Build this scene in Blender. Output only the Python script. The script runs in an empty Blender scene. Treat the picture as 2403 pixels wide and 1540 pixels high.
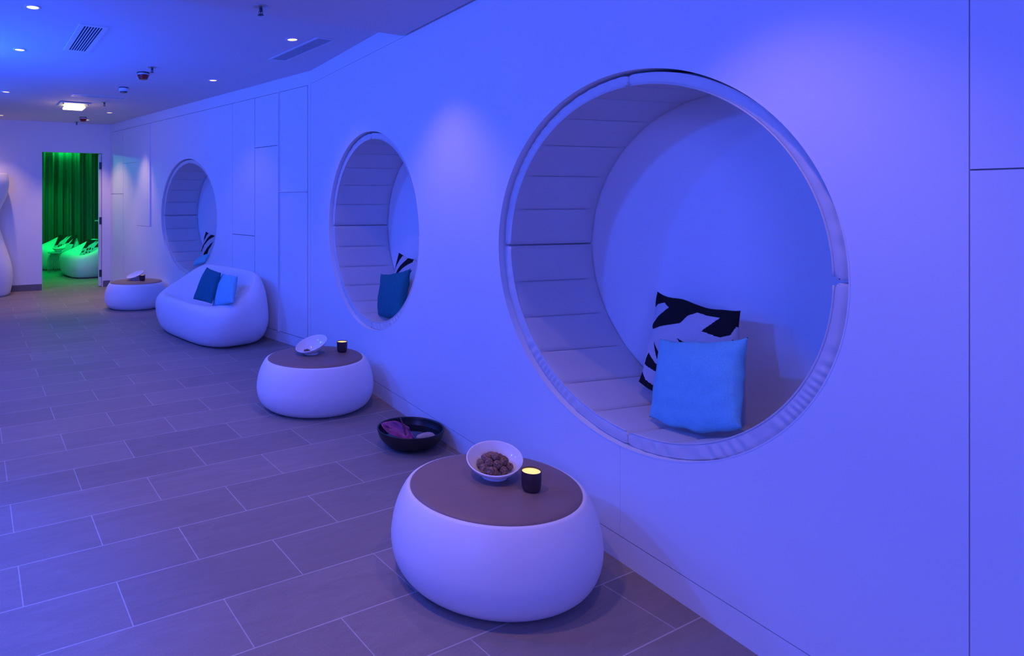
import bpy, bmesh, math, random
from math import sin, cos, pi, sqrt, radians
from mathutils import Vector, Matrix, noise

random.seed(7)
C = bpy.context.scene.collection
sc = bpy.context.scene

# ------------------------------------------------------------------ camera
FPX, PX, PY, EYE = 1420.5, 601.06, 465.14, 1.45
cam = bpy.data.cameras.new('camera'); camo = bpy.data.objects.new('camera', cam); C.objects.link(camo)
camo.location = (0, 0, EYE); camo.rotation_euler = (pi/2, 0, 0)
cam.sensor_width = 36.0; cam.sensor_fit = 'HORIZONTAL'
cam.lens = 36.0*FPX/2403
cam.shift_x = (1201.5-PX)/2403; cam.shift_y = -(770-PY)/2403
cam.clip_start = 0.05; cam.clip_end = 100
sc.camera = camo

# ------------------------------------------------------------------ world, exposure, big lights
sc.view_settings.view_transform = 'Standard'; sc.view_settings.look = 'None'
sc.view_settings.exposure = 0.0; sc.view_settings.gamma = 1.0
sc.view_settings.use_curve_mapping = False
sc.cycles.use_denoising = True
sc.cycles.max_bounces = 8; sc.cycles.diffuse_bounces = 5; sc.cycles.glossy_bounces = 3
sc.cycles.sample_clamp_indirect = 4.0
w = bpy.data.worlds.new('world'); sc.world = w; w.use_nodes = True
w.node_tree.nodes['Background'].inputs[0].default_value = (0.02, 0.04, 0.30, 1)
w.node_tree.nodes['Background'].inputs[1].default_value = 0.2

BLUE = (0.018, 0.088, 1.0); WARM = (1.0, 0.55, 0.38); GREEN = (0.0, 1.0, 0.16)

def area(name, loc, direction, sx, sy, power, col, spread=180):
    l = bpy.data.lights.new(name, 'AREA'); l.shape = 'RECTANGLE'; l.size = sx; l.size_y = sy
    l.energy = power; l.color = col; l.spread = radians(spread)
    o = bpy.data.objects.new(name, l); C.objects.link(o); o.location = loc
    o.rotation_euler = Vector(direction).to_track_quat('-Z', 'Z').to_euler(); return o
def spot(name, loc, direction, power, col, angle=70, blend=0.6, size=0.04, parent=None):
    l = bpy.data.lights.new(name, 'SPOT'); l.energy = power; l.color = col
    l.spot_size = radians(angle); l.spot_blend = blend; l.shadow_soft_size = size
    o = bpy.data.objects.new(name, l); C.objects.link(o); o.location = loc
    o.rotation_euler = Vector(direction).to_track_quat('-Z', 'Y').to_euler()
    if parent: o.parent = parent
    return o
# blue colour-changing fittings on the left of the lounge; the last blue one is added fill
for x, y, pw in ((-1.2, .7, 5), (-1.9, 2.6, 42), (-2.7, 4.6, 44)):
    area('blue_wash_light', (x, y, 2.46), (.90, .25, -.42), 0.16, 0.16, pw, BLUE)
for x, y in ((-3.3, 1.2), (-4.1, 3.1), (-5.0, 5.2)):
    area('blue_wall_or_fill_light', (x, y, 1.75), (1, .42, -.05), 0.5, 1.3, 18, BLUE)
spot('blue_up_light', (-2.3, 4.6, 0.9), (0.12, .1, 1), 195, (.0, .075, 1.0), 130, 1.0, 0.15)
spot('blue_down_light', (-1.75, 1.7, 2.4), (0.12, .06, -1), 420, BLUE, 62, 0.7, 0.1)
area('blue_wash_light', (-3.7, 6.4, 2.46), (.95, .35, -.42), 0.16, 0.16, 24, (.02, .12, 1.0))
area('blue_wall_or_fill_light', (-.9, -2.6, 1.7), (.12, 1, -.04), 1.2, 1.4, 100, (.10, .120, 1.0))  # added fill light behind the camera, not a wall fitting
FF_LIGHT = (-4.85, 13.35, 2.62)
# green light in the room behind the doorway
for x, y in ((-3.25, 11.75), (-4.35, 12.75)):
    spot('green_ceiling_light', (x, y, 2.62), (0, 0, -1), 100, GREEN, 78, .8, .05)
area('green_curtain_light', FF_LIGHT, (0.03, .12, -1), 1.8, 0.08, 26, GREEN)
area('green_front_light', (-3.35, 10.1, 2.5), (-.42, .9, -.75), 0.5, 0.2, 27, (0, 1.0, .2), 150)
spot('green_spot_light', (-4.6, 10.6, 2.34), (2.5, -1.06, -0.85), 36, (0, .85, .55), 34, 0.6, 0.02)
# ceiling downlights outside the picture (same fittings as the visible ones)
DOWN_OUT = [(0.72, 3.40, 2.52, 17), (1.18, 1.71, 2.52, 17), (1.64, 0.02, 2.52, 4), (-0.60, 2.80, 2.52, 24),
            (0.05, 1.75, 2.52, 40), (0.2, 0.1, 2.52, 52)]

# ------------------------------------------------------------------ materials
def mat(name, col, rough=.5, var=.04, scale=8.0, bump=0.0, bscale=200.0, metal=0.0, spec=.5, coat=0.0, stretch=None):
    m = bpy.data.materials.new(name); m.use_nodes = True; nt = m.node_tree; N = nt.nodes; L = nt.links
    b = N['Principled BSDF']; b.inputs['Roughness'].default_value = rough; b.inputs['Metallic'].default_value = metal
    b.inputs['Specular IOR Level'].default_value = spec; b.inputs['Coat Weight'].default_value = coat
    tc = N.new('ShaderNodeTexCoord'); mp = N.new('ShaderNodeMapping'); L.new(tc.outputs['Object'], mp.inputs[0])
    if stretch: mp.inputs['Scale'].default_value = stretch
    nz = N.new('ShaderNodeTexNoise'); nz.inputs['Scale'].default_value = scale; nz.inputs['Detail'].default_value = 4
    L.new(mp.outputs[0], nz.inputs[0])
    r = N.new('ShaderNodeValToRGB'); r.color_ramp.elements[0].position = .3; r.color_ramp.elements[1].position = .7
    r.color_ramp.elements[0].color = tuple(c*(1-var) for c in col)+(1,); r.color_ramp.elements[1].color = tuple(min(1, c*(1+var)) for c in col)+(1,)
    L.new(nz.outputs[0], r.inputs[0]); L.new(r.outputs[0], b.inputs['Base Color'])
    if bump:
        n2 = N.new('ShaderNodeTexNoise'); n2.inputs['Scale'].default_value = bscale; L.new(mp.outputs[0], n2.inputs[0])
        bp = N.new('ShaderNodeBump'); bp.inputs['Strength'].default_value = bump; bp.inputs['Distance'].default_value = .002
        L.new(n2.outputs[0], bp.inputs['Height']); L.new(bp.outputs[0], b.inputs['Normal'])
    return m
def emit(name, col, s):
    m = bpy.data.materials.new(name); m.use_nodes = True; b = m.node_tree.nodes['Principled BSDF']
    b.inputs['Base Color'].default_value = (*col, 1); b.inputs['Emission Color'].default_value = (*col, 1); b.inputs['Emission Strength'].default_value = s
    return m
M = dict(
    wall=mat('wall_paint', (.80, .80, .80), .55, .01, 3, .05, 60),
    ceiling=mat('ceiling_paint', (.70, .69, .70), .8, .01, 2),
    plastic=mat('white_plastic', (.80, .80, .82), .42, .01, 3, .05, 300),
    brown=mat('brown_leatherette', (.24, .165, .14), .5, .04, 12, .12, 500),
    pad=mat('white_leatherette', (.66, .63, .62), .45, .02, 5, .10, 350),
    seam=mat('dark_gap', (.04, .04, .045), .9),
    skirting=mat('grey_skirting_tile', (.16, .15, .15), .5, .08, 6),
    ceramic=mat('white_ceramic', (.82, .82, .82), .12, .01, 5),
    black=mat('black_ceramic', (.012, .012, .015), .35, .2, 30),
    cup=mat('dark_candle_glass', (.05, .02, .03), .4, .2, 30),
    blue=mat('light_blue_linen', (.20, .58, .68), .85, .10, 260, .35, 420, spec=.2),
    teal=mat('dark_teal_linen', (.012, .17, .21), .85, .10, 260, .35, 420, spec=.2),
    pale=mat('pale_lilac_cotton', (.52, .52, .56), .85, .05, 200, .3, 400, spec=.2),
    ink=mat('black_print_cotton', (.010, .010, .014), .9, .1, 200, .3, 400, spec=.2),
    curtain=mat('curtain_cloth', (.10, .13, .115), .85, .12, 90, .3, 250, stretch=(1, 1, .1), spec=.2),
    metal=mat('brushed_steel', (.55, .55, .56), .35, .05, 30, metal=1.0),
    darkmetal=mat('dark_metal', (.08, .08, .09), .4, .05, 30, metal=.8),
    wire=mat('pale_wire', (.45, .45, .45), .4, .05, 30),
    red=mat('red_plastic', (.30, .012, .012), .35, .05, 10),
    grille=mat('white_grille', (.70, .72, .74), .5, .02, 10),
    slot=mat('grille_shadow_slot', (.02, .02, .03), .9),
    water=mat('dark_water', (.006, .008, .014), .02, .1, 5, .15, 18, spec=.45),
    leaf=mat('purple_leaf', (.30, .045, .16), .45, .45, 40, .3, 60),
    stalk=mat('dark_stalk', (.13, .03, .05), .5, .1, 30),
    stone=mat('beige_pebble', (.46, .34, .28), .6, .15, 25),
    fig=mat('brown_dried_pod', (.23, .125, .085), .8, .75, 2.2, 1.0, 5),
    door=mat('door_paint', (.74, .74, .74), .5, .01, 3),
    wax=emit('glowing_candle_wax', (1.0, .66, .17), 1.15),
    lens=emit('downlight_glow', (1.0, .80, .34), 1.25),
    lamp=emit('lamp_glass_glow', (1.0, .90, .55), 1.5),
    lampplate=mat('lamp_plate', (.85, .82, .72), .4, .01, 5),
    stitch=mat('stitch_thread', (.26, .25, .27), .7, .1, 400),
)
def floor_material():
    m = bpy.data.materials.new('stone_floor_tiles'); m.use_nodes = True; nt = m.node_tree; N = nt.nodes; L = nt.links
    b = N['Principled BSDF']; tc = N.new('ShaderNodeTexCoord')
    br = N.new('ShaderNodeTexBrick'); br.offset = .5; br.offset_frequency = 2
    br.inputs['Scale'].default_value = 1; br.inputs['Brick Width'].default_value = TA; br.inputs['Row Height'].default_value = TB
    br.inputs['Mortar Size'].default_value = .0022; br.inputs['Mortar Smooth'].default_value = .1; br.inputs['Bias'].default_value = 0
    br.inputs['Color1'].default_value = (.232, .198, .190, 1); br.inputs['Color2'].default_value = (.275, .234, .224, 1)
    br.inputs['Mortar'].default_value = (.46, .43, .41, 1)
    L.new(tc.outputs['Object'], br.inputs['Vector'])
    mp = N.new('ShaderNodeMapping'); mp.inputs['Scale'].default_value = (1.6, 9, 1); L.new(tc.outputs['Object'], mp.inputs[0])
    nz = N.new('ShaderNodeTexNoise'); nz.inputs['Scale'].default_value = 2.2; nz.inputs['Detail'].default_value = 8; nz.inputs['Roughness'].default_value = .65
    nz.inputs['Distortion'].default_value = 1.2
    L.new(mp.outputs[0], nz.inputs[0])
    n2 = N.new('ShaderNodeTexNoise'); n2.inputs['Scale'].default_value = 160; n2.inputs['Detail'].default_value = 3; L.new(tc.outputs['Object'], n2.inputs[0])
    r = N.new('ShaderNodeMapRange'); r.inputs[1].default_value = .3; r.inputs[2].default_value = .7; r.inputs[3].default_value = .90; r.inputs[4].default_value = 1.09
    L.new(nz.outputs[0], r.inputs[0])
    r2 = N.new('ShaderNodeMapRange'); r2.inputs[3].default_value = .84; r2.inputs[4].default_value = 1.16; L.new(n2.outputs[0], r2.inputs[0])
    mu = N.new('ShaderNodeMath'); mu.operation = 'MULTIPLY'; L.new(r.outputs[0], mu.inputs[0]); L.new(r2.outputs[0], mu.inputs[1])
    mx = N.new('ShaderNodeMix'); mx.data_type = 'RGBA'; mx.blend_type = 'MULTIPLY'; mx.inputs[0].default_value = 1
    cb = N.new('ShaderNodeCombineColor')
    for i in range(3): L.new(mu.outputs[0], cb.inputs[i])
    L.new(br.outputs['Color'], mx.inputs[6]); L.new(cb.outputs[0], mx.inputs[7]); L.new(mx.outputs[2], b.inputs['Base Color'])
    b.inputs['Roughness'].default_value = .48; b.inputs['Specular IOR Level'].default_value = .35
    bp = N.new('ShaderNodeBump'); bp.inputs['Strength'].default_value = .25; bp.inputs['Distance'].default_value = .003
    inv = N.new('ShaderNodeMath'); inv.operation = 'SUBTRACT'; inv.inputs[0].default_value = 1; L.new(br.outputs['Fac'], inv.inputs[1])
    L.new(inv.outputs[0], bp.inputs['Height']); L.new(bp.outputs[0], b.inputs['Normal'])
    return m

# ------------------------------------------------------------------ helpers
def obj(name, verts, faces, material, parent=None, smooth=True, loc=(0, 0, 0), mats=None, fm=None, auto=None):
    me = bpy.data.meshes.new(name); me.from_pydata([tuple(v) for v in verts], [], faces)
    for m in (mats or [material]): me.materials.append(m)
    bm = bmesh.new(); bm.from_mesh(me); bmesh.ops.recalc_face_normals(bm, faces=bm.faces); bm.to_mesh(me); bm.free()
    if fm:
        for p, i in zip(me.polygons, fm): p.material_index = i
    for p in me.polygons: p.use_smooth = smooth
    if smooth and auto: me.set_sharp_from_angle(angle=radians(auto))
    o = bpy.data.objects.new(name, me); C.objects.link(o); o.location = loc
    if parent: o.parent = parent
    return o
def thing(name, label, cat, loc=(0, 0, 0), rz=0, group=None):
    o = bpy.data.objects.new(name, None); C.objects.link(o); o.empty_display_size = .05
    o.location = loc; o.rotation_euler = (0, 0, rz); tag(o, label, cat, group); return o
def tag(o, label, cat, group=None):
    o['label'] = label; o['category'] = cat
    if group: o['group'] = group
    return o
def struct(o): o['kind'] = 'structure'; return o
def dup(root, loc, rz, label, group=None):
    r = root.copy(); C.objects.link(r); r.location = loc; r.rotation_euler = (0, 0, rz); r['label'] = label
    if group: r['group'] = group
    for ch in list(root.children):
        c = ch.copy(); C.objects.link(c); c.parent = r
        for g in list(ch.children):
            d = g.copy(); C.objects.link(d); d.parent = c
    return r
def merge(*parts):
    V, F = [], []
    for v, f in parts:
        k = len(V); V += list(v); F += [tuple(i+k for i in q) for q in f]
    return V, F
def box(cx, cy, cz, sx, sy, sz, bev=0.0, seg=2):
    bm = bmesh.new(); bmesh.ops.create_cube(bm, size=1)
    for v in bm.verts: v.co = Vector((cx+v.co.x*sx, cy+v.co.y*sy, cz+v.co.z*sz))
    if bev: bmesh.ops.bevel(bm, geom=bm.edges[:], offset=bev, segments=seg, affect='EDGES', profile=.5)
    bm.verts.index_update()
    V = [v.co.copy() for v in bm.verts]; F = [tuple(v.index for v in f.verts) for f in bm.faces]; bm.free(); return V, F
def prism(poly, z0, z1):
    n = len(poly); V = [Vector((x, y, z0)) for x, y in poly]+[Vector((x, y, z1)) for x, y in poly]
    F = [tuple(range(n-1, -1, -1)), tuple(range(n, 2*n))]+[(i, (i+1) % n, n+(i+1) % n, n+i) for i in range(n)]
    return V, F
def spline(P, k=6):
    out = []
    for i in range(len(P)-1):
        a, b = P[i], P[i+1]; p = P[i-1] if i else a; q = P[i+2] if i+2 < len(P) else b
        for j in range(k):
            t = j/k
            out.append(tuple(.5*((2*b0)+(-a0+c0)*t+(2*a0-5*b0+4*c0-d0)*t*t+(-a0+3*b0-3*c0+d0)*t**3)
                             for a0, b0, c0, d0 in zip(p, a, b, q)))
    out.append(P[-1]); return out
def lathe(prof, n=64, zf=None):
    V, F = [], []; rings = []
    for r, z in prof:
        if r < 1e-6: rings.append([len(V)]); V.append(Vector((0, 0, z)))
        else:
            rings.append(list(range(len(V), len(V)+n)))
            for i in range(n):
                a = 2*pi*i/n; V.append(Vector((r*cos(a), r*sin(a), z+(zf(r, a) if zf else 0))))
    for A, B in zip(rings, rings[1:]):
        if len(A) == 1 and len(B) == 1: continue
        for i in range(n):
            j = (i+1) % n
            if len(A) == 1: F.append((A[0], B[i], B[j]))
            elif len(B) == 1: F.append((A[i], A[j], B[0]))
            else: F.append((A[i], A[j], B[j], B[i]))
    return V, F
def tube(path, r, n=8, closed=False):
    V, F = [], []; m = len(path); P = [Vector(p) for p in path]
    up0 = Vector((0.13, 0.21, 0.97)).normalized()
    for i, p in enumerate(P):
        a = P[(i-1) % m] if (closed or i) else p; b = P[(i+1) % m] if (closed or i < m-1) else p
        t = (b-a).normalized(); s = t.cross(up0)
        if s.length < .05: s = t.cross(Vector((1, 0, 0)))
        s.normalize(); q = t.cross(s); rr = r[i] if isinstance(r, (list, tuple)) else r
        for k in range(n):
            th = 2*pi*k/n; V.append(p+s*(rr*cos(th))+q*(rr*sin(th)))
    for i in range(m if closed else m-1):
        j = (i+1) % m
        for k in range(n):
            l = (k+1) % n; F.append((i*n+k, i*n+l, j*n+l, j*n+k))
    if not closed: F += [tuple(range(n-1, -1, -1)), tuple(range((m-1)*n, m*n))]
    return V, F
OV = ((1.1332, .1957), (0, 1))
def oval(part, rz=0):
    """the tables, bowls and candles are slightly oval in plan"""
    c, s_ = cos(rz), sin(rz); out = []
    for v in part[0]:
        x, y = c*v[0]-s_*v[1], s_*v[0]+c*v[1]
        out.append(Vector((OV[0][0]*x+OV[0][1]*y, y, v[2])))
    return out, part[1]
def xf(part, mx): return [mx @ Vector(v) for v in part[0]], part[1]
def apply_cut(o, cutters):
    """carve real grooves and openings into a wall, then drop the cutters"""
    for c in cutters:
        md = o.modifiers.new('cut', 'BOOLEAN'); md.operation = 'DIFFERENCE'; md.solver = 'EXACT'; md.object = c
    dg = bpy.context.evaluated_depsgraph_get(); me = bpy.data.meshes.new_from_object(o.evaluated_get(dg))
    o.modifiers.clear(); o.data = me
    for c in cutters: bpy.data.objects.remove(c, do_unlink=True)
    for p in o.data.polygons: p.use_smooth = False

# ------------------------------------------------------------------ room frame
THB, DB = -.2751, 2.0523; THA, DA = -.6055, 3.6818; THF, DF = 1.1652, -10.0816
HC, HN = 2.656, 2.532                                              # far and near ceiling heights
TA, TB, TT = .658735, .263823, -.4405                              # floor tile length, width, angle
class Frame:
    def __init__(s, th, d): s.e = Vector((sin(th), cos(th), 0)); s.n = Vector((cos(th), -sin(th), 0)); s.d = d
    def p(s, t, off, z): return s.n*(s.d+off)+s.e*t+Vector((0, 0, z))
    def mat(s):   # local x = along the wall towards the camera, y = out of the room, z = up
        return Matrix(((-s.e.x, s.n.x, 0, s.n.x*s.d), (-s.e.y, s.n.y, 0, s.n.y*s.d), (0, 0, 1, 0), (0, 0, 0, 1)))
FB, FA, FF = Frame(THB, DB), Frame(THA, DA), Frame(THF, DF)
U = Vector((cos(TT), -sin(TT), 0)); Vd = Vector((sin(TT), cos(TT), 0))
AB = (0.518, 5.721); sAB_B = 5.365; sAB_A = 4.409; sAF = 9.541

# floor: one mesh whose local axes follow the tile grid
fo = U*(.168635+.5*TA)+Vd*2.293465
V, F = prism([(-9, -8), (6, -8), (6, 16), (-9, 16)], -.05, 0)
flo = struct(obj('floor', V, F, floor_material(), smooth=False)); flo.location = fo; flo.rotation_euler = (0, 0, -TT)
# ceilings
V, F = prism([(-9.5, -5), (4, -5), (4, 17), (-9.5, 17)], HC, HC+.06)
struct(obj('ceiling', V, F, M['ceiling'], smooth=False))
g = .016
c0 = FB.p(3.62, -g, 0); st = (U*1).normalized(); st = Vector((.889, .458, 0))
cl = c0-st*7.5; cr = FB.p(-4.2, -g, 0)
V, F = prism([(c0.x, c0.y), (cl.x, cl.y), (-6.5, -4.5), (cr.x, cr.y)], HN, HC+.001)
struct(obj('ceiling', V, F, M['ceiling'], smooth=False))

NICHES = [(FB, 1.921, 1.208, .745), (FB, 4.178, 1.209, .745), (FA, 6.874, 1.207, .748)]
def cutbox(fr, s0, s1, z0, z1, depth=.032):
    V = [fr.p(s, o, z) for z in (z0, z1) for s, o in ((s0, -.02), (s1, -.02), (s1, depth), (s0, depth))]
    F = [(3, 2, 1, 0), (4, 5, 6, 7)]+[(i, (i+1) % 4, 4+(i+1) % 4, 4+i) for i in range(4)]
    return obj('cutter', V, F, M['seam'], smooth=False)
def cutcyl(fr, s, z, R):
    n = 128; V = [fr.p(s+R*cos(2*pi*i/n), o, z+R*sin(2*pi*i/n)) for o in (-.05, .2) for i in range(n)]
    F = [tuple(range(n)), tuple(range(2*n-1, n-1, -1))]+[(i, (i+1) % n, n+(i+1) % n, n+i) for i in range(n)]
    return obj('cutter', V, F, M['seam'], smooth=False)
def wall(name, fr, s0, s1, z0, z1, th=.04):
    V = [fr.p(s, o, z) for z in (z0, z1) for s, o in ((s0, 0), (s1, 0), (s1, th), (s0, th))]
    F = [(3, 2, 1, 0), (4, 5, 6, 7)]+[(i, (i+1) % 4, 4+(i+1) % 4, 4+i) for i in range(4)]
    return struct(obj(name, V, F, M['wall'], smooth=False))
G = .002
def vg(fr, s, z0, z1, g=G): return cutbox(fr, s-g, s+g, z0, z1)
def hg(fr, s0, s1, z, g=G): return cutbox(fr, s0, s1, z-g, z+g)
# right hand wall, near stretch
wb = wall('wall_right', FB, -4.2, sAB_B+.01, 0, HC)
apply_cut(wb, [cutcyl(FB, 1.921, 1.208, .745), cutcyl(FB, 4.178, 1.209, .745)])
apply_cut(wb, [hg(FB, -4.1, sAB_B+.1, .102, .0022)])
apply_cut(wb, [hg(FB, .9, sAB_B+.1, 2.531, .001)])
apply_cut(wb, [vg(FB, .938, .104, HC-.02, .0013)])
apply_cut(wb, [hg(FB, -4, .9375, 1.518)])
apply_cut(wb, [vg(FB, 1.928, .104, .50, .0006)])
# right hand wall, far stretch, clad in tall boards
wa = wall('wall_right', FA, sAB_A-.005, sAF+.02, 0, HC)
apply_cut(wa, [cutcyl(FA, 6.874, 1.207, .748)])
Ga = .0036
for cs in ([hg(FA, 4, 9.478, .102, .003)], [hg(FA, 4.457, 9.478, 2.523, .002)],
           [vg(FA, s, .10, 2.523, g) for s, g in ((4.457, .005), (4.907, .005), (5.343, .004), (5.789, .002), (8.976, .003))],
           [vg(FA, 8.467, .10, 1.99, .002)], [vg(FA, 7.959, 1.045, 2.523, .0035)], [vg(FA, 4.416, .10, 2.523, .003)],
           [vg(FA, 6.877, 1.97, 2.523, .001)], [vg(FA, 9.478, .10, 2.523, .002)],
           [hg(FA, 8.977, 9.478, 1.519, Ga)], [hg(FA, 8.467, 8.9755, 1.988, .002)], [hg(FA, 7.959, 8.467, 1.043, .002)],
           [hg(FA, 5.343, 5.789, 1.044, Ga)], [hg(FA, 4.907, 5.343, 1.987, Ga)], [hg(FA, 4.457, 4.907, 1.515, Ga)]):
    for c in cs: apply_cut(wa, [c])
# far wall with the doorway
FT = .10; D0, D1, DH = .659, 1.60, 2.19
def seg(name, s0, s1, z0, z1, fr=FF, off=-FT, th=FT, m='wall'):
    V = [fr.p(s, o, z) for z in (z0, z1) for s, o in ((s0, off), (s1, off), (s1, off+th), (s0, off+th))]
    F = [(3, 2, 1, 0), (4, 5, 6, 7)]+[(i, (i+1) % 4, 4+(i+1) % 4, 4+i) for i in range(4)]
    return V, F
V, F = merge(seg('', -3.2, D0, 0, HC), seg('', D1, 1.74, 0, HC), seg('', D0, D1, DH, HC))
struct(obj('wall_far', V, F, M['wall'], smooth=False))
V, F = seg('', -3.2, D0, 0, .10, off=0, th=.010); struct(obj('baseboard_far', V, F, M['skirting'], smooth=False))
V, F = seg('', D1+.005, 1.715, 0, .10, off=0, th=.010); struct(obj('baseboard_far', V, F, M['skirting'], smooth=False))
# thin steel lining of the doorway
V, F = merge(seg('', D0-.002, D0+.006, 0, DH, off=-FT-.004, th=FT+.006), seg('', D1-.012, D1+.002, 0, DH, off=-FT-.004, th=FT+.006), seg('', D0, D1, DH-.008, DH+.002, off=-FT-.004, th=FT+.006))
struct(obj('trim_1', V, F, M['door'], smooth=False))
# walls out of the picture that close the lounge, and the side walls of the green room
def plain(name, a, b, z0=0, z1=HC, th=.06):
    a = Vector((*a, 0)); b = Vector((*b, 0)); t = (b-a).normalized(); n = Vector((-t.y, t.x, 0))*th
    V, F = prism([(a.x, a.y), (b.x, b.y), (b.x+n.x, b.y+n.y), (a.x+n.x, a.y+n.y)], z0, z1)
    return struct(obj(name, V, F, M['wall'], smooth=False))
pl = FF.p(-3.2, 0, 0)
q0 = FF.p(2.7, -FT, 0); q1 = FF.p(-1.2, -FT, 0)
plain('wall_left', (pl.x+.0, pl.y), (pl.x+.4264*13.2, pl.y-.9045*13.2), th=-.06)
plain('wall_back', (pl.x+.4264*13.2, pl.y-.9045*13.2), (3.06, -3.8), th=-.06)
nb = -FF.n
plain('wall_green_right', (q0.x, q0.y), (q0.x+nb.x*5.2, q0.y+nb.y*5.2), th=-.06)
plain('wall_green_left', (q1.x, q1.y), (q1.x+nb.x*5.2, q1.y+nb.y*5.2), th=.06)
plain('wall_green_far', (q0.x+nb.x*5.2, q0.y+nb.y*5.2), (q1.x+nb.x*5.2, q1.y+nb.y*5.2), th=-.06)

# open door, leaf seen edge on
hp = FF.p(D1-.012, -.03, 0)
dd = Vector((-.258, .966, 0)).normalized(); dn = Vector((dd.y, -dd.x, 0))
dr = struct(bpy.data.objects.new('door_1', None)); C.objects.link(dr); dr.location = (hp.x, hp.y, 0); dr.rotation_euler = (0, 0, math.atan2(dd.y, dd.x))
V, F = box(.45, .028, 1.09, .90, .044, 2.16, .002, 1); obj('door_leaf', V, F, M['door'], dr, False)
for z in (.22, 1.08, 1.98):
    V, F = merge(box(-.0015, .024, z, .003, .034, .115), tube([(-.006, .006, z-.058), (-.006, .006, z+.058)], .007, 10))
    hinge = obj('hinge', V, F, M['darkmetal'], dr, False)
V, F = merge(tube([(.83, .048, 1.05), (.83, .105, 1.05)], .009, 10), tube([(.83, .103, 1.05), (.72, .108, 1.05)], .008, 10),
             tube([(.83, .047, 1.05), (.83, .056, 1.05)], .024, 16))
obj('door_handle', V, F, M['metal'], dr)

# ------------------------------------------------------------------ round padded seat niches
DEP = .545
def niche(fr, s, z, R, label):
    t = thing('seat_niche', label, 'built-in seat', (0, 0, 0), 0, 'round padded seats in the wall'); t.matrix_world = fr.mat() @ Matrix.Translation((-s, 0, z))
    def P(a, r, o): return Vector((r*cos(a), o, r*sin(a)))
    n = 128; V, F = [], []
    rr = [(R-.0014, -.001), (R-.0014, .06), (R-.0014, DEP+.02), (R+.02, DEP+.02), (R+.02, .042), (R+.0022, .040), (R+.0022, -.001)]
    for i in range(n):
        for r, o in rr: V.append(P(2*pi*i/n, r, o))
    k = len(rr)
    for i in range(n):
        j = (i+1) % n
        for q in range(k): F.append((i*k+q, i*k+(q+1) % k, j*k+(q+1) % k, j*k+q))
    obj('rim', V, F, M['wall'], t, True, auto=40)
    V = [P(2*pi*i/n, R+.01, o) for o in (DEP, DEP+.018) for i in range(n)]
    F = [tuple(range(n)), tuple(range(2*n-1, n-1, -1))]+[(i, (i+1) % n, n+(i+1) % n, n+i) for i in range(n)]
    obj('back_panel', V, F, M['wall'], t, False)
    # four padded quarters, six quilted ribs each
    ri, ro, f0 = R-.057, R-.0055, .030
    gap = .0045
    rnd = random.Random(label)
    for q in range(4):
        a0, a1 = q*pi/2, (q+1)*pi/2
        top = q in (0, 1)
        ro = R-.0055 if top else R-.0018
        g0 = gap*(1.9 if q in (0,) else .7); g1 = gap*(1.9 if q == 1 else .7)
        a0 += (g0 if q in (0, 2) else .0012); a1 -= (g1 if q in (1, 3) else .0012)
        if q == 2: a0 += .001
        NA = 216
        c = .012
        prof = [(ri+.006, DEP-.004), (ri, DEP-.02)]+[(ri, DEP-.02-(DEP-.02-f0-.02)*i/9) for i in range(1, 9)]+[(ri, f0+.016), (ri+.001, f0+.006), (ri+.004, f0+.0015),
                (ri+.009, f0), (ri+.020, f0-.001), (ri+.032, f0-.001), (ro-.008, f0), (ro-.002, f0+.003), (ro, f0+.009), (ro, DEP-.004)]
        V, F = [], []
        bul = [rnd.uniform(.7, 1.3) for _ in range(7)]
        for i in range(NA+1):
            f = i/NA; a = a0+(a1-a0)*f
            u = f*6; ph = u-math.floor(u); d = min(ph, 1-ph) if 0.02 < f*6 < 5.98 else .5
            pinch = .0065*math.exp(-(d/.028)**2)+.0022*math.exp(-(d/.10)**2)-.0035*sin(pi*ph)*bul[min(5, int(u))]
            endr = 0
            ends = min(f, 1-f)
            if ends < .03: endr = .010*(1-sqrt(max(0, 1-(1-ends/.03)**2)))
            for r, o in prof:
                inner = max(0, min(1, (ro-.01-r)/(ri*0+.03))); mid = min(1, max(0, (o-f0)/.022))*min(1, max(0, (DEP-o)/.03))
                dr_ = (pinch*mid if r < ri+.004 else 0)+(endr if r < ri+.02 else -endr*.6)
                wob = 0; wo = 0
                if r > ri+.01 and o < f0+.02:            # gathered leather on the front band
                    amp = .0040*max(0.0, sin(a+pi))**.7 if a > pi else .0010
                    if q == 1: amp = .0016
                    wo = amp*sin(a*rnd_f(a, rnd_s(label))*1.0)*(1 if r < ro-.003 else .4)
                sag = (.010*noise.noise(Vector((a*2.2, len(label), 0)))+.008)*(1 if top else 0) if r > ro-.006 and o < .1 else 0
                V.append(P(a, r+dr_-max(0, sag), o+endr*.5+wo))
        m = len(prof)
        for i in range(NA):
            for k2 in range(m): F.append((i*m+k2, i*m+(k2+1) % m, (i+1)*m+(k2+1) % m, (i+1)*m+k2))
        F += [tuple(range(m)), tuple(range(NA*m+m-1, NA*m-1, -1))]
        pd = obj('padded_cushion', V, F, M['pad'], t, True, auto=50)
        for k2 in range(1, 6):
            aa = a0+(a1-a0)*k2/6; V, F = tube([P(aa, ri+.0078, f0+.012+(DEP-f0-.025)*i/8) for i in range(9)], .0011, 5); obj('seam', V, F, M['stitch'], pd)
        pts = [P(a0+.012+(a1-a0-.024)*i/60, ri+.0012, f0+.0015) for i in range(61)]
        V, F = tube(pts, .0027, 8); obj('piping', V, F, M['pad'], pd)
    return t
def rnd_s(label): return 46+len(label) % 7
def rnd_f(a, b): return b*(1+.10*sin(3.1*a)+.05*sin(7.7*a))
niche(*NICHES[0], 'nearest and largest round padded seat recess, holding a light blue and a black patterned cushion')
niche(*NICHES[1], 'middle round padded seat recess, holding one dark teal cushion before a striped cushion')
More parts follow.
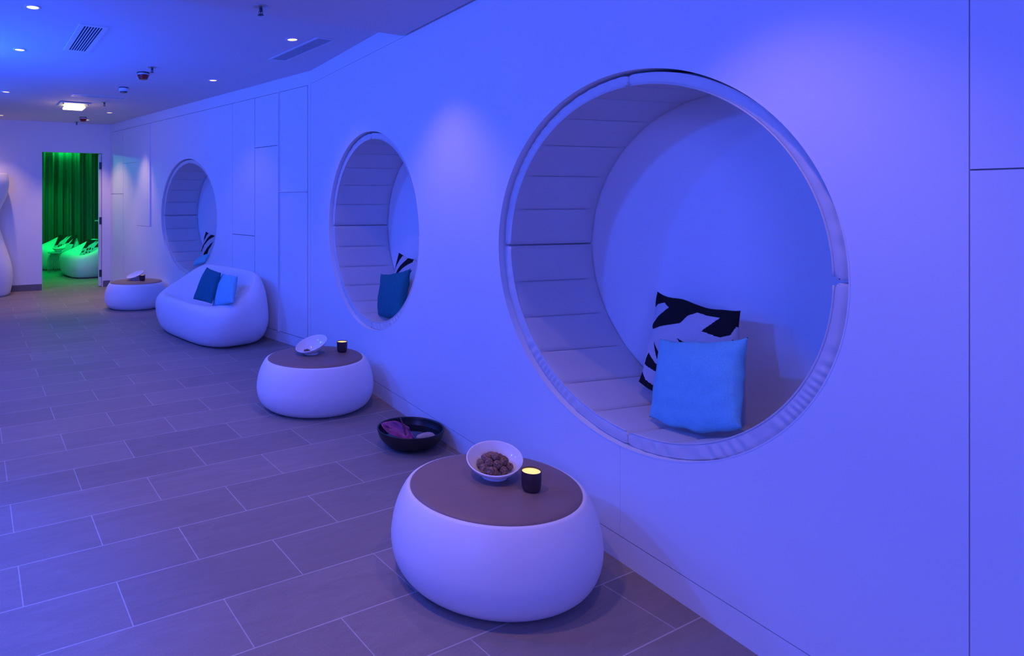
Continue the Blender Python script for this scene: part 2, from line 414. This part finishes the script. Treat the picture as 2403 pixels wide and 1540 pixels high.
niche(*NICHES[2], 'farthest round padded seat recess, in the wall right behind the white sofa')

# ------------------------------------------------------------------ cushions
def inpoly(x, y, P):
    c = False; n = len(P); j = n-1
    for i in range(n):
        if (P[i][1] > y) != (P[j][1] > y) and x < (P[j][0]-P[i][0])*(y-P[i][1])/(P[j][1]-P[i][1])+P[i][0]: c = not c
        j = i
    return c
def cushion(name, corners, T, m, label, group=None, polys=None, inv=False, N=44, seed=1, pinch=.055, mats=None, cat='cushion', sag=0.0):
    """corners TL, TR, BR, BL as seen from the front; a stuffed square case with pulled out ears"""
    TL, TR, BR, BL = [Vector(c) for c in corners]; cen = (TL+TR+BR+BL)/4
    nrm = ((TR-TL)+(BR-BL)).cross((BL-TL)+(BR-TR)).normalized()         # away from the viewer
    V, F, fm = [], [], []; idx = {}
    W = ((TR-TL).length+(BR-BL).length)/2
    for side in (0, 1):
        for j in range(N+1):
            for i in range(N+1):
                if side and (i in (0, N) or j in (0, N)): idx[side, i, j] = idx[0, i, j]; continue
                u, v = i/N, j/N; x, y = 2*u-1, 2*v-1
                wob = noise.noise(Vector((seed*3.1+x*1.7, y*1.7, side*5)))*.012
                px = x*(1-pinch*(1-abs(y)**3.4)*abs(x)**2.0*(1+.9*noise.noise(Vector((seed, y*1.6, x)))))
                py = y*(1-((-sag if y > 0 else pinch) if sag else pinch*(.4 if y > 0 else 1))*(1-abs(x)**(2.2 if y > 0 else 3.4))*abs(y)**2.0*(1+.9*noise.noise(Vector((seed+9, x*1.6, y)))))
                uu, vv = (px+1)/2, (py+1)/2
                p = (TL*(1-uu)+TR*uu)*(1-vv)+(BL*(1-uu)+BR*uu)*vv
                e = max(0, (1-x*x))*max(0, (1-y*y)); h = T*(e**.42)*(.92+.08*(1-y*y))
                rim = 1-max(abs(x), abs(y))
                wr = .0028*noise.noise(Vector((x*5+seed*7, y*5, side*3)))*min(1, rim*6)
                cr = .006*math.exp(-rim*7)*min(1, rim*14)*sin(9*(x*y)+6*(x+y*.7)+seed)
                h = h+(wr+cr+wob*.4)*min(1, e*5)
                idx[side, i, j] = len(V); V.append(p-cen+nrm*(h if side else -h))
        for j in range(N):
            for i in range(N):
                F.append((idx[side, i, j], idx[side, i+1, j], idx[side, i+1, j+1], idx[side, i, j+1]))
                if polys:
                    uc, vc = (i+.5)/N, (j+.5)/N
                    if isinstance(polys, tuple): k = any(inpoly(uc, vc, P) for P in polys[0]) and not any(inpoly(uc, vc, P) for P in polys[1])
                    else: k = any(inpoly(uc, vc, P) for P in polys)
                    fm.append(int(k != inv))
    o = obj(name, V, F, m, None, True, cen, mats=mats, fm=fm or None)
    return tag(o, label, cat, group)
LEAFY = [[(0, 0), (1, 0), (1, .16), (.96, .26), (.86, .31), (.68, .29), (.83, .10), (.7, .10), (.59, .09), (.5, .17), (.43, .27), (.06, .41), (0, .37), (.12, .25), (.25, .13), (.16, .08), (.08, .12), (0, .19)],
         [(.42, .43), (.70, .49), (.95, .50), (.98, .56), (.75, .56), (.54, .52)], [(.14, .53), (.24, .63), (.27, .76), (.2, .66)],
         [(.09, .66), (.04, .79), (.30, .84), (.28, .73), (.22, .75)], [(.02, .88), (-.1, .95), (-.1, 1.1), (.5, 1.1), (.36, .96), (.2, .95), (.09, .93)],
         [(.6, .75), (.9, .7), (.8, .85), (.62, .9)], [(.97, .3), (1.1, .3), (1.1, .6), (.985, .6)]]
ZEBRA = [[(-.1, -.1), (.20, -.1), (.24, .06), (.20, .18), (.07, .36), (-.1, .38)],
         [(.46, -.1), (.66, -.1), (.68, .06), (.48, .22), (.30, .42), (.18, .68), (.11, .66), (.20, .42), (.34, .2), (.44, .06)],
         [(.78, .2), (.72, .38), (.62, .55), (.60, .80), (.42, .98), (.36, .82), (.28, .95), (.34, .72), (.5, .5)],
         [(.86, -.1), (1.1, -.1), (1.1, .12), (.95, .1)], [(.03, .6), (.07, .62), (.03, .92), (.0, .92)], [(.9, .5), (1, .45), (1, .8), (.85, .75)]]
def nc(i, pts):
    fr, s, z, R = NICHES[i]; return [fr.p(s+a, o, z+b) for a, o, b in pts]
PR = [M['pale'], M['ink']]
cushion('cushion', nc(0, [(.235, .455, -.183), (-.150, .425, -.200), (-.20, .36, -.595), (.225, .335, -.580)]), .050, None,
        'black and pale leaf print cushion leaning on the back of the nearest round recess', 'patterned cushions in the recesses', LEAFY, False, 150, 2, .08, PR, sag=.15)
cushion('cushion', nc(0, [(.078, .283, -.352), (-.305, .245, -.258), (-.335, .175, -.568), (.058, .205, -.668)]), .062, M['blue'],
        'square light blue linen cushion at the front of the nearest round recess', 'plain cushions', None, False, 64, 5, .10, sag=.20)
cushion('cushion', nc(1, [(.275, .42, -.205), (-.13, .40, -.245), (-.17, .33, -.62), (.235, .31, -.59)]), .050, None,
        'black striped cushion standing behind the dark teal cushion in the middle recess', 'patterned cushions in the recesses', ZEBRA, False, 120, 3, .05, PR)
cushion('cushion', nc(1, [(.165, .20, -.358), (-.25, .225, -.27), (-.285, .13, -.62), (.130, .158, -.672)]), .060, M['teal'],
        'dark teal cushion standing in the middle round recess', 'plain cushions', None, False, 50, 8, .10, sag=.08)
cushion('cushion', nc(2, [(.225, .41, -.208), (-.185, .38, -.262), (-.20, .31, -.62), (.215, .30, -.60)]), .050, None,
        'black striped cushion standing at the back of the farthest recess', 'patterned cushions in the recesses', ZEBRA, False, 100, 4, .05, PR)
cushion('cushion', nc(2, [(.18, .25, -.575), (-.22, .25, -.455), (-.31, .09, -.55), (.06, .12, -.640)]), .045, M['blue'],
        'light teal cushion lying low at the front of the farthest recess', 'plain cushions', None, False, 44, 6, .06)

# ------------------------------------------------------------------ white blob sofa and loungers
def smooth(x, a, b): t = max(0, min(1, (x-a)/(b-a))); return t*t*(3-2*t)
def blob(hw, hd, H, lowH, seat):
    """x = along the back, y = towards the front (negative y is the back)"""
    n = 96; ex = 3.2
    rings = []
    #      rho , z-function weights (absolute z, rim weight)
    P = [(.0, 0, 0), (.45, 0, 0), (.74, 0, 0), (.82, .010, 0), (.905, .055, 0), (.965, .13, 0), (.995, .21, 0), (1.0, .28, 0), (.985, None, .60), (.955, None, .78), (.915, None, .91), (.865, None, .98),
         (.81, None, 1.0), (.755, None, .965), (.70, None, .87), (.635, None, .68), (.57, None, .42), (.49, None, .2), (.38, None, .07), (.2, None, .0), (.0, None, 0)]
    P = spline([(a, (b if b is not None else -1), c) for a, b, c in P], 1)
    V, F, R = [], [], []
    for k, (rho, z, wgt) in enumerate(P):
        if rho < 1e-6: R.append([len(V)]); V.append(Vector((0, 0.0, 0 if z >= 0 else seat-.015))); continue
        ids = []
        for i in range(n):
            a = 2*pi*i/n; ca, sa = cos(a), sin(a)
            rr = (abs(ca)**ex+abs(sa)**ex)**(-1/ex)
            x, y = rr*ca*hw, rr*sa*hd
            yy = sa*rr
            t_ = max(0, min(1, (-yy+.80)/1.62)); k_ = .5+.5*max(-1, min(1, ca*1.5))
            t_ = k_*(t_**1.15)+(1-k_)*(t_**1.75)
            hr = lowH+(H-lowH)*t_            # rim height round the edge
            if z >= 0: zz = z*(1 if H > .5 else .85)
            elif k <= 12: zz = .28+(hr-.28)*((wgt-.30)/.70)**.9
            else: zz = seat-.015+(hr-(seat-.015))*wgt
            lean = 0
            if z < 0 and k <= 16: lean = .10*max(0, -yy)*smooth(zz, .3, H)     # the back leans inwards a little
            if z < 0 and rho < .9: seaty = .06*(1-rho)
            else: seaty = 0
            if z < 0 and yy > .3 and rho > .70:                                # front edge stays broad and soft
                x *= 1; 
            ids.append(len(V)); V.append(Vector((x*rho, y*rho+lean*hd*1.0+seaty, zz)))
        R.append(ids)
    for A, B in zip(R, R[1:]):
        for i in range(n):
            j = (i+1) % n
            if len(A) == 1: F.append((A[0], B[j], B[i]))
            elif len(B) == 1: F.append((A[i], A[j], B[0]))
            else: F.append((A[i], A[j], B[j], B[i]))
    return V, F
def add_sub(o, lv=1):
    md = o.modifiers.new('sub', 'SUBSURF'); md.levels = lv; md.render_levels = lv
sofa_rz = math.atan2(-FA.n.y, -FA.n.x)-pi/2           # local +y points away from the wall
V, F = blob(.745, .425, .70, .405, .355)
sp = FA.n*3.243+FA.e*5.555
sofa = obj('sofa', V, F, M['plastic'], None, True, (sp.x, sp.y, 0)); sofa.rotation_euler = (0, 0, sofa_rz); add_sub(sofa)
tag(sofa, 'wide white moulded sofa against the wall between two white tables', 'sofa')
def sq(lx, ly, z): 
    c, s = cos(sofa_rz), sin(sofa_rz); return Vector((sp.x+c*lx-s*ly, sp.y+s*lx+c*ly, z))
def onpx(x, y, Y): return Vector(((x-PX)/FPX*Y, Y, EYE-(y-PY)/FPX*Y))
cushion('cushion', [onpx(486, 627, 6.28), onpx(519, 640, 6.03), onpx(497, 713, 5.86), onpx(453, 702, 6.17)], .055, M['teal'],
        'dark teal cushion on the white sofa, left of the light blue one', 'plain cushions', None, False, 44, 11, .05)
cushion('cushion', [onpx(522, 642, 6.10), onpx(558, 648, 5.92), onpx(548, 711, 5.72), onpx(497, 721, 5.93)], .055, M['blue'],
        'light blue cushion on the white sofa, right of the dark teal one', 'plain cushions', None, False, 44, 12, .05)
V, F = blob(.56, .44, .66, .42, .34)
lr = obj('lounge_chair', V, F, M['plastic'], None, True, (-3.19, 11.38, 0)); lr.rotation_euler = (0, 0, sofa_rz); add_sub(lr)
tag(lr, 'white moulded lounge chair nearest the doorway in the green room', 'lounge chair', 'lounge chairs in the green room')
l2 = lr.copy(); C.objects.link(l2); l2.location = (-4.17, 12.62, 0); l2['label'] = 'white moulded lounge chair farther back in the green room, behind the wire table'
FLAKE = [[(.24, .60), (.30, .44), (.44, .30), (.58, .06), (.54, .30), (.74, .04), (.66, .34), (.60, .58), (.78, .52), (.90, .30), (.84, .62), (1.1, .56), (1.1, 1.1), (-.1, 1.1), (-.1, .70), (.10, .58)]]
FLK = [[(.28, .62), (.36, .58), (.38, .72), (.29, .74)], [(.40, .58), (.48, .57), (.46, .70), (.41, .72)], [(.52, .60), (.58, .60), (.56, .74)],
       [(.28, .80), (.36, .78), (.38, .86), (.30, .88)], [(.42, .78), (.52, .80), (.47, .88)], [(.06, .78), (.18, .70), (.2, .80), (.1, .84)], [(.58, .80), (.68, .76), (.66, .86)], [(.2, .90), (.3, .92), (.24, .97)]]
def lounge_cushion(pts, label, seed):
    return cushion('cushion', [onpx(*p) for p in pts], .035, None, label, 'printed cushions in the green room', (FLAKE, FLK), True, 90, seed, .04, PR)
lounge_cushion([(138, 551, 12.72), (183, 551, 12.42), (165, 590, 12.02), (119, 598, 12.32)], 'black and pale printed cushion on the farther lounge chair in the green room', 21)
lounge_cushion([(206, 562, 11.62), (252, 562, 11.28), (236, 602, 10.98), (184, 601, 11.28)], 'black and pale printed cushion on the nearer lounge chair, partly cut off by the door', 22)

# ------------------------------------------------------------------ round white tables (poufs)
def pouf(label, loc, rm, rd, H):
    t = thing('pouf_table', label, 'table', loc, 0, 'round white pouf tables with brown lids')
    pr = [(0, 0), (.60, 0), (.76, .004), (.83, .026), (.915, .105), (.972, .225), (.998, .37), (.995, .50), (.972, .65), (.935, .78), (.888, .89), (.852, .95)]
    k = rd/rm; pr = [(a, b) for a, b in pr]; pr = spline(pr, 4)+[(k+.018, .966), (k+.004, .962), (k-.01, .94), (0, .94)]
    V, F = oval(lathe([(a*rm, b*H) for a, b in pr], 96)); obj('body', V, F, M['plastic'], t, True, auto=60)
    lp = [(0, .94*H), (rd-.012, .94*H), (rd-.003, .945*H), (rd, .955*H), (rd-.001, .968*H), (rd-.006, .982*H), (rd-.016, .992*H), (rd-.035, .998*H), (rd-.08, H), (0, H)]
    V, F = oval(lathe(lp, 96)); obj('lid', V, F, M['brown'], t, True, auto=60)
    return t
P1, P2, P3 = (.926, 2.351, 0), (.418, 4.262, 0), (-1.594, 8.07, 0)
pouf('round white table nearest the camera, carrying the bowl of brown pods', P1, .355, .289, .345)
pouf('round white table between the sofa and the middle recess', P2, .361, .292, .345)
pouf('farthest round white table, left of the white sofa', P3, .354, .291, .347)

def flat_bowl(label, loc, rz, tilt):
    """a bowl is one body: a single mesh"""
    R = .098
    zf = lambda r, a: tilt*(max(0, r-.044)/(R-.044))**1.25*-cos(a)
    out = spline([(0, .004), (.036, .004), (.040, 0), (.044, 0), (.045, .010), (.053, .019), (.069, .033), (.087, .053), (R-.001, .071), (R, .0735)], 4)
    inn = spline([(R-.002, .0745), (R-.005, .0725), (.082, .053), (.064, .034), (.044, .020), (.027, .014), (0, .012)], 4)
    V, F = oval(lathe(out+inn, 72, zf), rz); o = obj('bowl', V, F, M['ceramic'], None, True, loc)
    return tag(o, label, 'bowl', 'white slanted bowls')
ZL1, ZL3 = .345, .347
B1 = (.946, 2.402, ZL1)
flat_bowl('white slanted bowl full of brown dried pods on the nearest table', B1, math.atan2(-2.392, -.95)+.15, .031)
B2 = (.392, 4.300, ZL1)
flat_bowl('white slanted bowl on the table beside the sofa, a few pods inside', B2, pi+.85, .044)
flat_bowl('white slanted bowl on the farthest table, behind the small dark candle', (-1.635, 8.17, ZL3), pi+.85, .044)
def candle(label, loc):
    t = thing('candle', label, 'candle', loc, 0, 'candles in dark cups')
    pr = spline([(0, 0), (.024, 0), (.030, .003), (.0345, .012), (.0365, .030), (.0375, .055), (.0375, .074), (.0368, .076)], 3)+[(.0348, .075), (.0343, .066), (.034, .060), (0, .060)]
    V, F = oval(lathe([(a*.885, b) for a, b in pr], 48)); obj('cup', V, F, M['cup'], t, True, auto=50)
    V, F = oval(lathe([(a*.885, b) for a, b in ((0, .0705), (.03, .0707), (.0343, .0715), (.0343, .0655), (0, .0655))], 40)); obj('wax', V, F, M['wax'], t, True, auto=40)
    return t
candle('small lit candle in a dark cup beside the bowl of pods on the nearest table', (1.040, 2.288, ZL1))
candle('small lit candle in a dark cup on the table beside the sofa', (.618, 4.350, ZL1))
candle('small lit candle in a dark cup on the farthest table', (-1.522, 8.09, ZL3))
# dried pods
def lump(r, seed):
    bm = bmesh.new(); bmesh.ops.create_icosphere(bm, subdivisions=3, radius=1)
    V = []
    for v in bm.verts:
        d = v.co.normalized(); k = 1+.22*noise.noise(d*1.3+Vector((seed*3.7, 0, 0)))+.07*noise.noise(d*4+Vector((seed, 3, 1)))
        V.append(Vector((d.x*k*r, d.y*k*r*.93, d.z*k*r*.86)))
    bm.verts.index_update(); F = [tuple(v.index for v in f.verts) for f in bm.faces]; bm.free(); return V, F
lumps = [lump(1, s) for s in range(5)]
lmesh = []
for i, (v, f) in enumerate(lumps):
    o = obj('dried_pod', v, f, M['fig'], None, True); lmesh.append(o.data); bpy.data.objects.remove(o)
def pods(bc, rz, tilt, items, label, group):
    c, s = cos(rz), sin(rz)
    for k, (x, y, z, r) in enumerate(items):
        o = bpy.data.objects.new('dried_pod', lmesh[k % 5]); C.objects.link(o)
        x, y = c*x-s*y, s*x+c*y; o.location = (bc[0]+OV[0][0]*x+OV[0][1]*y, bc[1]+y, bc[2]+z); o.scale = (r, r, r)
        o.rotation_euler = (k*1.3, k*2.1, k*.7); tag(o, label, 'dried pod', group)
rz1 = math.atan2(-2.392, -.95)+.15
rp = random.Random(4)
heap = [(0, 0, .034, .020)]+[(.046*cos(2*pi*k/8), .046*sin(2*pi*k/8), .047-.008*cos(2*pi*k/8), rp.uniform(.0175, .021)) for k in range(8)]
heap += [(.028*cos(2*pi*k/6+.4)+.004, .028*sin(2*pi*k/6+.4), .066-.006*cos(2*pi*k/6+.4)+rp.uniform(-.003, .003), rp.uniform(.017, .0205)) for k in range(6)]+[(.064, -.012, .050, .0165), (.004, .004, .080, .018)]
pods(B1, rz1, .031, heap, 'brown dried pod heaped with others in the white bowl on the nearest table', 'dried pods in the nearest bowl')
pods(B2, pi+.85, .044, [(.038, -.012, .026, .012), (.03, .014, .024, .011), (.052, .004, .030, .011), (.015, -.02, .024, .011), (.018, -.002, .023, .010)],
     'small brown dried pod in the bowl beside the sofa', 'dried pods in the bowl beside the sofa')

# ------------------------------------------------------------------ black water bowl on the floor
bc = Vector((.905, 3.545, 0))
pr = spline([(0, .004), (.09, .004), (.10, 0), (.115, .004), (.150, .022), (.180, .055), (.193, .090), (.196, .104)], 4)+[(.195, .108), (.191, .109), (.187, .106)]+spline([(.186, .100), (.180, .075), (.165, .045), (.13, .024), (.08, .018), (0, .017)], 4)
V, F = oval(lathe([(a*.885, b) for a, b in pr], 80)); o = obj('water_bowl', V, F, M['black'], None, True, bc); tag(o, 'wide black bowl of water on the floor behind the nearest table', 'bowl')
V, F = oval(lathe([(a*.885, b) for a, b in ((0, .0640), (.174, .0640), (.171, .058), (.12, .05), (0, .05))], 64)); o = obj('water', V, F, M['water'], None, True, bc, auto=30); tag(o, 'dark still water filling the black floor bowl', 'water')
def pebble(x, y, z, r, sc_, rz, label):
    v, f = lump(r, 9+x*50); o = obj('pebble', v, f, M['stone'], None, True, bc+Vector((x, y, z))); o.scale = sc_; o.rotation_euler = (0, 0, rz)
    return tag(o, label, 'pebble', 'pebbles in the black bowl')
pebble(.070, -.080, .078, .047, (1.25, .80, .70), .1, 'larger smooth beige pebble lying on top in the black bowl')
pebble(.020, -.120, .060, .032, (1.1, .7, .5), .3, 'smaller pale pebble half sunk in the water before the larger one')
# purple spathe leaf with its stalk
t = thing('leaf', 'curled purple leaf with a dark stalk floating in the black bowl', 'leaf', (bc.x-.046, bc.y-.028, .074), -.62)
V, F = [], []; NU, NV = 28, 16
for i in range(NU+1):
    u = i/NU
    for j in range(NV+1):
        v = 2*j/NV-1
        wdt = .052*(sin(pi*min(1, u*1.02))**.6)*(1-.45*u)*(1.15 if u < .5 else 1.15)
        x = -.060+.125*u-(.022*abs(v)*(1-u)**3*3 if u < .4 else 0); y = wdt*v
        z = .004+.032*abs(v)**1.6*(1-.5*u)+.03*(1-u)**2+.006*sin(14*u+4*v)*abs(v)
        V.append(Vector((x, y, z)))
V = [Vector((v.x, v.y*.80-v.z*.60, v.y*.60+v.z*.80-.012*(v.x > .03))) for v in V]
n0 = len(V); V += [v+Vector((0, .0012, -.0018)) for v in V]
q = NV+1
for i in range(NU):
    for j in range(NV):
        a = i*q+j; F.append((a, a+1, a+q+1, a+q)); F.append((n0+a, n0+a+q, n0+a+q+1, n0+a+1))
for i in range(NU): F.append((i*q, i*q+q, n0+i*q+q, n0+i*q)); F.append((i*q+NV, n0+i*q+NV, n0+i*q+q+NV, i*q+q+NV))
for j in range(NV): F.append((j, n0+j, n0+j+1, j+1)); F.append((NU*q+j, NU*q+j+1, n0+NU*q+j+1, n0+NU*q+j))
obj('blade', V, F, M['leaf'], t)
V, F = tube(spline([(.018, -.010, -.004), (.004, -.004, .030), (-.012, .006, .062), (-.030, .016, .090)], 5), .0042, 8); obj('stalk', V, F, M['stalk'], t)

# ------------------------------------------------------------------ tall white vase at the left edge
pr = spline([(0, 0), (.23, 0), (.268, .012), (.292, .06), (.316, .20), (.318, .32), (.300, .46), (.245, .66), (.172, .88), (.128, 1.04), (.122, 1.16), (.155, 1.30), (.228, 1.46), (.262, 1.60), (.268, 1.70), (.255, 1.79), (.246, 1.822)], 5)
pr += [(.23, 1.822), (.22, 1.75), (.0, 1.6)]
V, F = lathe(pr, 80)
o = obj('floor_vase', V, F, M['plastic'], None, True, (-3.97, 9.02, 0), auto=60); tag(o, 'tall white waisted floor vase at the left edge before the far wall', 'vase')

# ------------------------------------------------------------------ green room: curtain, wire table, bowl
cp = FF.p(0, 0, 0)-FF.n*3.95; e = FF.e
V, F = [], []; NX = 900; x0, x1 = -.95, 2.3
def cy_(x): return .060*sin(2*pi*x/.21+1.3*sin(x*5.1))+.030*sin(2*pi*x/.093+2.1*sin(3.3*x))+.03*sin(x*9.3)
for i in range(NX+1):
    x = x0+(x1-x0)*i/NX
    for k, z in enumerate((.012, .5, 1.1, 1.7, 2.25, 2.60)):
        sway = .025*sin(z*1.1+x*4)*(1-z/2.6); d = cy_(x+sway)*(1-.25*(z/2.6))
        p = cp+e*(x+sway)+FF.n*(d+.0); V.append(Vector((p.x, p.y, z)))
for i in range(NX):
    for k in range(5): F.append((i*6+k, (i+1)*6+k, (i+1)*6+k+1, i*6+k+1))
cur = obj('curtain', V, F, M['curtain'], None, True); md = cur.modifiers.new('thick', 'SOLIDIFY'); md.thickness = .004
tag(cur, 'floor-length pleated curtain along the far side of the green room', 'curtain')
pa, pb = cp+e*x0, cp+e*x1
V, F = tube([(pa.x, pa.y, 2.625), (pb.x, pb.y, 2.625)], .014, 10); o = obj('curtain_rail', V, F, M['metal'], None); tag(o, 'straight rail at the ceiling that the green room curtain hangs from', 'curtain rail')
t = thing('wire_table', 'small round wire side table between the lounge chairs in the green room', 'table', (-3.94, 11.93, 0))
V, F = lathe([(0, .372), (.155, .372), (.160, .376), (.160, .384), (.155, .388), (0, .388)], 48); obj('tabletop', V, F, M['wire'], t, True, auto=40)
V, F = tube([(.165*cos(2*pi*i/40), .165*sin(2*pi*i/40), .006) for i in range(40)], .005, 6, True); obj('base_ring', V, F, M['wire'], t)
for i in range(30):
    a = 2*pi*i/30; pts = spline([(.165*cos(a), .165*sin(a), .006), (.150*cos(a), .150*sin(a), .15), (.118*cos(a), .118*sin(a), .28), (.100*cos(a), .100*sin(a), .373)], 3)
    V, F = tube(pts, .0032, 5); obj('wire_rod', V, F, M['wire'], t)
R = .12
pr = spline([(0, .004), (.045, .004), (.050, 0), (.055, .01), (.09, .045), (.118, .078)], 3)+spline([(.114, .078), (.085, .047), (.05, .016), (0, .012)], 3)
V, F = lathe(pr, 48); o = obj('bowl', V, F, M['ceramic'], None, True, (-3.90, 11.93, .388)); tag(o, 'bowl on the small wire table in the green room', 'bowl')
for k, (x, y, zz) in enumerate(((-.03, 0, .045), (.02, .02, .045), (.03, -.03, .05), (-.01, -.04, .048), (0, .05, .05))):
    o = bpy.data.objects.new('dried_pod', lmesh[k]); C.objects.link(o); o.location = (-3.90+x, 11.93+y, .388+zz); o.scale = (.02,)*3
    tag(o, 'dark dried pod in the bowl on the wire table', 'dried pod', 'dried pods in the green room bowl')

# ------------------------------------------------------------------ ceiling fittings
VA = math.atan2(Vd.y, Vd.x)
def downlight(label, x, y, z=HC, power=30, aim=(0, 0, -1)):
    t = thing('downlight', label, 'ceiling light', (x, y, z), 0, 'round ceiling downlights')
    V, F = lathe([(.037, .0), (.037, -.004), (.040, -.006), (.050, -.004), (.052, .0)], 40); obj('trim_ring', V, F, M['ceiling'], t)
    V, F = lathe([(0, -.003), (.037, -.003), (.037, .0), (0, .0)], 32); obj('lens', V, F, M['lens'], t, False)
    spot('downlight_lamp', (0, 0, -.02), aim, power, WARM, 86, .75, .03, t)
    return t
RIGHT = [(.275, 4.593, 'right-hand row downlight beside the long slotted air grille', 12), (-.44, 6.183, 'right-hand row downlight above the sofa', 7),
         (-2.064, 8.52, 'right-hand row downlight nearest the far wall corner', 8), (-2.601, 9.306, 'small downlight close to the far wall above the doorway', 56)]
LEFT = [(-1.408, 3.815, 'largest downlight, in the top left corner of the picture'), (-1.918, 4.908, 'left-hand row downlight left of the square air grille'),
        (-2.831, 6.851, 'left-hand row downlight left of the square glowing lamp'), (-3.704, 8.782, 'downlight cut off by the left edge just above the far wall')]
for x, y, lb, pw in RIGHT: downlight(lb, x, y, HC, pw)
for x, y, lb in LEFT: downlight(lb, x, y, HC, 46 if y > 8 else 34)
for x, y, z, pw in DOWN_OUT: spot('downlight_lamp', (x, y, z), (0, 0, -1), pw, WARM, 86, .75, .03)
# extra wall-washing lamps of the far stretch
q = FA.p(8.15, -.27, 2.62); spot('downlight_lamp', q, (0, 0, -1), 50, WARM, 54, .8, .03)

def grille(label, c, ang, L, W, n, lip):
    t = thing('air_grille', label, 'air vent', (c[0], c[1], HC), ang, 'ceiling air grilles')
    V, F = merge(box(0, W/2-lip/2, -.003, L, lip, .006, .001, 1), box(0, -W/2+lip/2, -.003, L, lip, .006, .001, 1),
                 box(L/2-lip/2, 0, -.003, lip, W-2*lip, .006, .001, 1), box(-L/2+lip/2, 0, -.003, lip, W-2*lip, .006, .001, 1))
    obj('frame', V, F, M['grille'], t, False)
    V, F = box(0, 0, -.0008, L-2*lip, W-2*lip, .0016); obj('backing', V, F, M['slot'], t, False)
    iw = W-2*lip; p = iw/n
    for i in range(n+1):
        V, F = box(0, -iw/2+i*p, -.0052, L-2*lip+.002, p*.40, .0014); obj('slat', V, F, M['grille'], t, False)
    return t
grille('broad grille with dark slots near the top left of the ceiling', (-1.30, 4.59), VA, .82, .205, 7, .035)
grille('long narrow slotted grille beside a downlight above the right-hand wall', (.36, 4.918), VA+.015, .80, .17, 11, .022)
grille('slim pale grille across the ceiling before the square lamp', (-1.86, 7.19), math.atan2(U.y, U.x)-.06, .64, .17, 8, .03)
def sprinkler(label, x, y, z=HC):
    t = thing('sprinkler', label, 'sprinkler', (x, y, z), 0, 'ceiling sprinklers')
    V, F = lathe([(0, 0), (.040, 0), (.040, -.004), (.030, -.010), (.012, -.014), (0, -.014)], 32); obj('escutcheon', V, F, M['metal'], t, True, auto=40)
    V, F = merge(lathe([(0, -.012), (.010, -.012), (.010, -.026), (.006, -.030), (0, -.030)], 16), tube([(.009, 0, -.026), (.011, 0, -.036), (.004, 0, -.048)], .0022, 6), tube([(-.009, 0, -.026), (-.011, 0, -.036), (-.004, 0, -.048)], .0022, 6), tube([(0, 0, -.028), (0, 0, -.046)], .003, 8))
    obj('nozzle', V, F, M['darkmetal'], t)
    V, F = lathe([(0, -.047), (.017, -.048), (.018, -.050), (0, -.051)], 24); obj('deflector', V, F, M['darkmetal'], t)
    return t
def ceil_at(x, y, z=HC): Y = FPX*(z-EYE)/(PY-y); return ((x-PX)/FPX*Y, Y)
x, y = ceil_at(612, 15, HN); sprinkler('metal sprinkler head nearest the camera, on the lower ceiling panel', x, y, HN)
x, y = ceil_at(357, 157.5); sprinkler('metal sprinkler head just behind the red alarm', x, y)
x, y = ceil_at(245, 239.5); sprinkler('metal sprinkler head right of the square glowing lamp', x, y)
x, y = ceil_at(180, 285.5); sprinkler('farthest sprinkler head, above the doorway wall', x, y)
def sounder(label, x, y, body, s=1.0):
    t = thing('ceiling_alarm', label, 'alarm', (x, y, HC), 0, 'fire alarms on the ceiling')
    V, F = lathe([(0, 0), (.062*s, 0), (.062*s, -.012*s), (0, -.012*s)], 36); obj('base_plate', V, F, M['darkmetal'], t, True, auto=40)
    V, F = lathe([(0, -.012*s), (.056*s, -.012*s), (.058*s, -.026*s), (0, -.026*s)], 36); obj('collar', V, F, M['grille'], t, True, auto=40)
    V, F = lathe(spline([(0, -.026*s), (.058*s, -.026*s), (.056*s, -.036*s), (.043*s, -.064*s), (.036*s, -.070*s), (0, -.072*s)], 3), 36); obj('dome', V, F, body, t, True, auto=40)
    return t
x, y = ceil_at(336, 170.5); sounder('red fire alarm sounder on the ceiling', x, y, M['red'], .95)
x, y = ceil_at(195, 275.5); sounder('small far alarm half hidden by the last downlight', x, y, M['red'], .9)
t0 = ceil_at(290, 205.5)
t = thing('smoke_detector', 'white smoke detector between the red alarm and the square lamp', 'smoke detector', (t0[0], t0[1], HC))
V, F = lathe([(0, 0), (.052, 0), (.052, -.010), (0, -.010)], 36); obj('base_plate', V, F, M['darkmetal'], t, True, auto=40)
V, F = lathe([(0, -.010), (.051, -.010), (.051, -.036), (.046, -.044), (0, -.044)], 36); obj('body', V, F, M['grille'], t, True, auto=40)
V, F = lathe([(0, -.044), (.040, -.044), (.038, -.056), (0, -.058)], 36); obj('sensor_cap', V, F, M['darkmetal'], t, True, auto=40)
lx, ly = -2.33, 7.74
t = thing('ceiling_lamp', 'square ceiling lamp with a glowing glass hung below its plate', 'ceiling lamp', (lx, ly, HC), math.atan2(U.y, U.x))
V, F = box(0, 0, -.012, .37, .37, .010, .003, 1); obj('plate', V, F, M['lampplate'], t, False)
V, F = box(0, 0, -.052, .25, .25, .030, .010, 3); obj('glass', V, F, M['lamp'], t, True)
for sx in (-.15, .15):
    for sy in (-.15, .15):
        V, F = lathe([(0, -.017), (.008, -.017), (.008, -.030), (.010, -.034), (0, -.036)], 12); o = obj('stud', V, F, M['metal'], t); o.location = (sx, sy, 0)
l = bpy.data.lights.new('ceiling_lamp_light', 'POINT'); l.energy = 1.5; l.color = WARM; l.shadow_soft_size = .1
o = bpy.data.objects.new('ceiling_lamp_light', l); C.objects.link(o); o.parent = t; o.location = (0, 0, -.16)
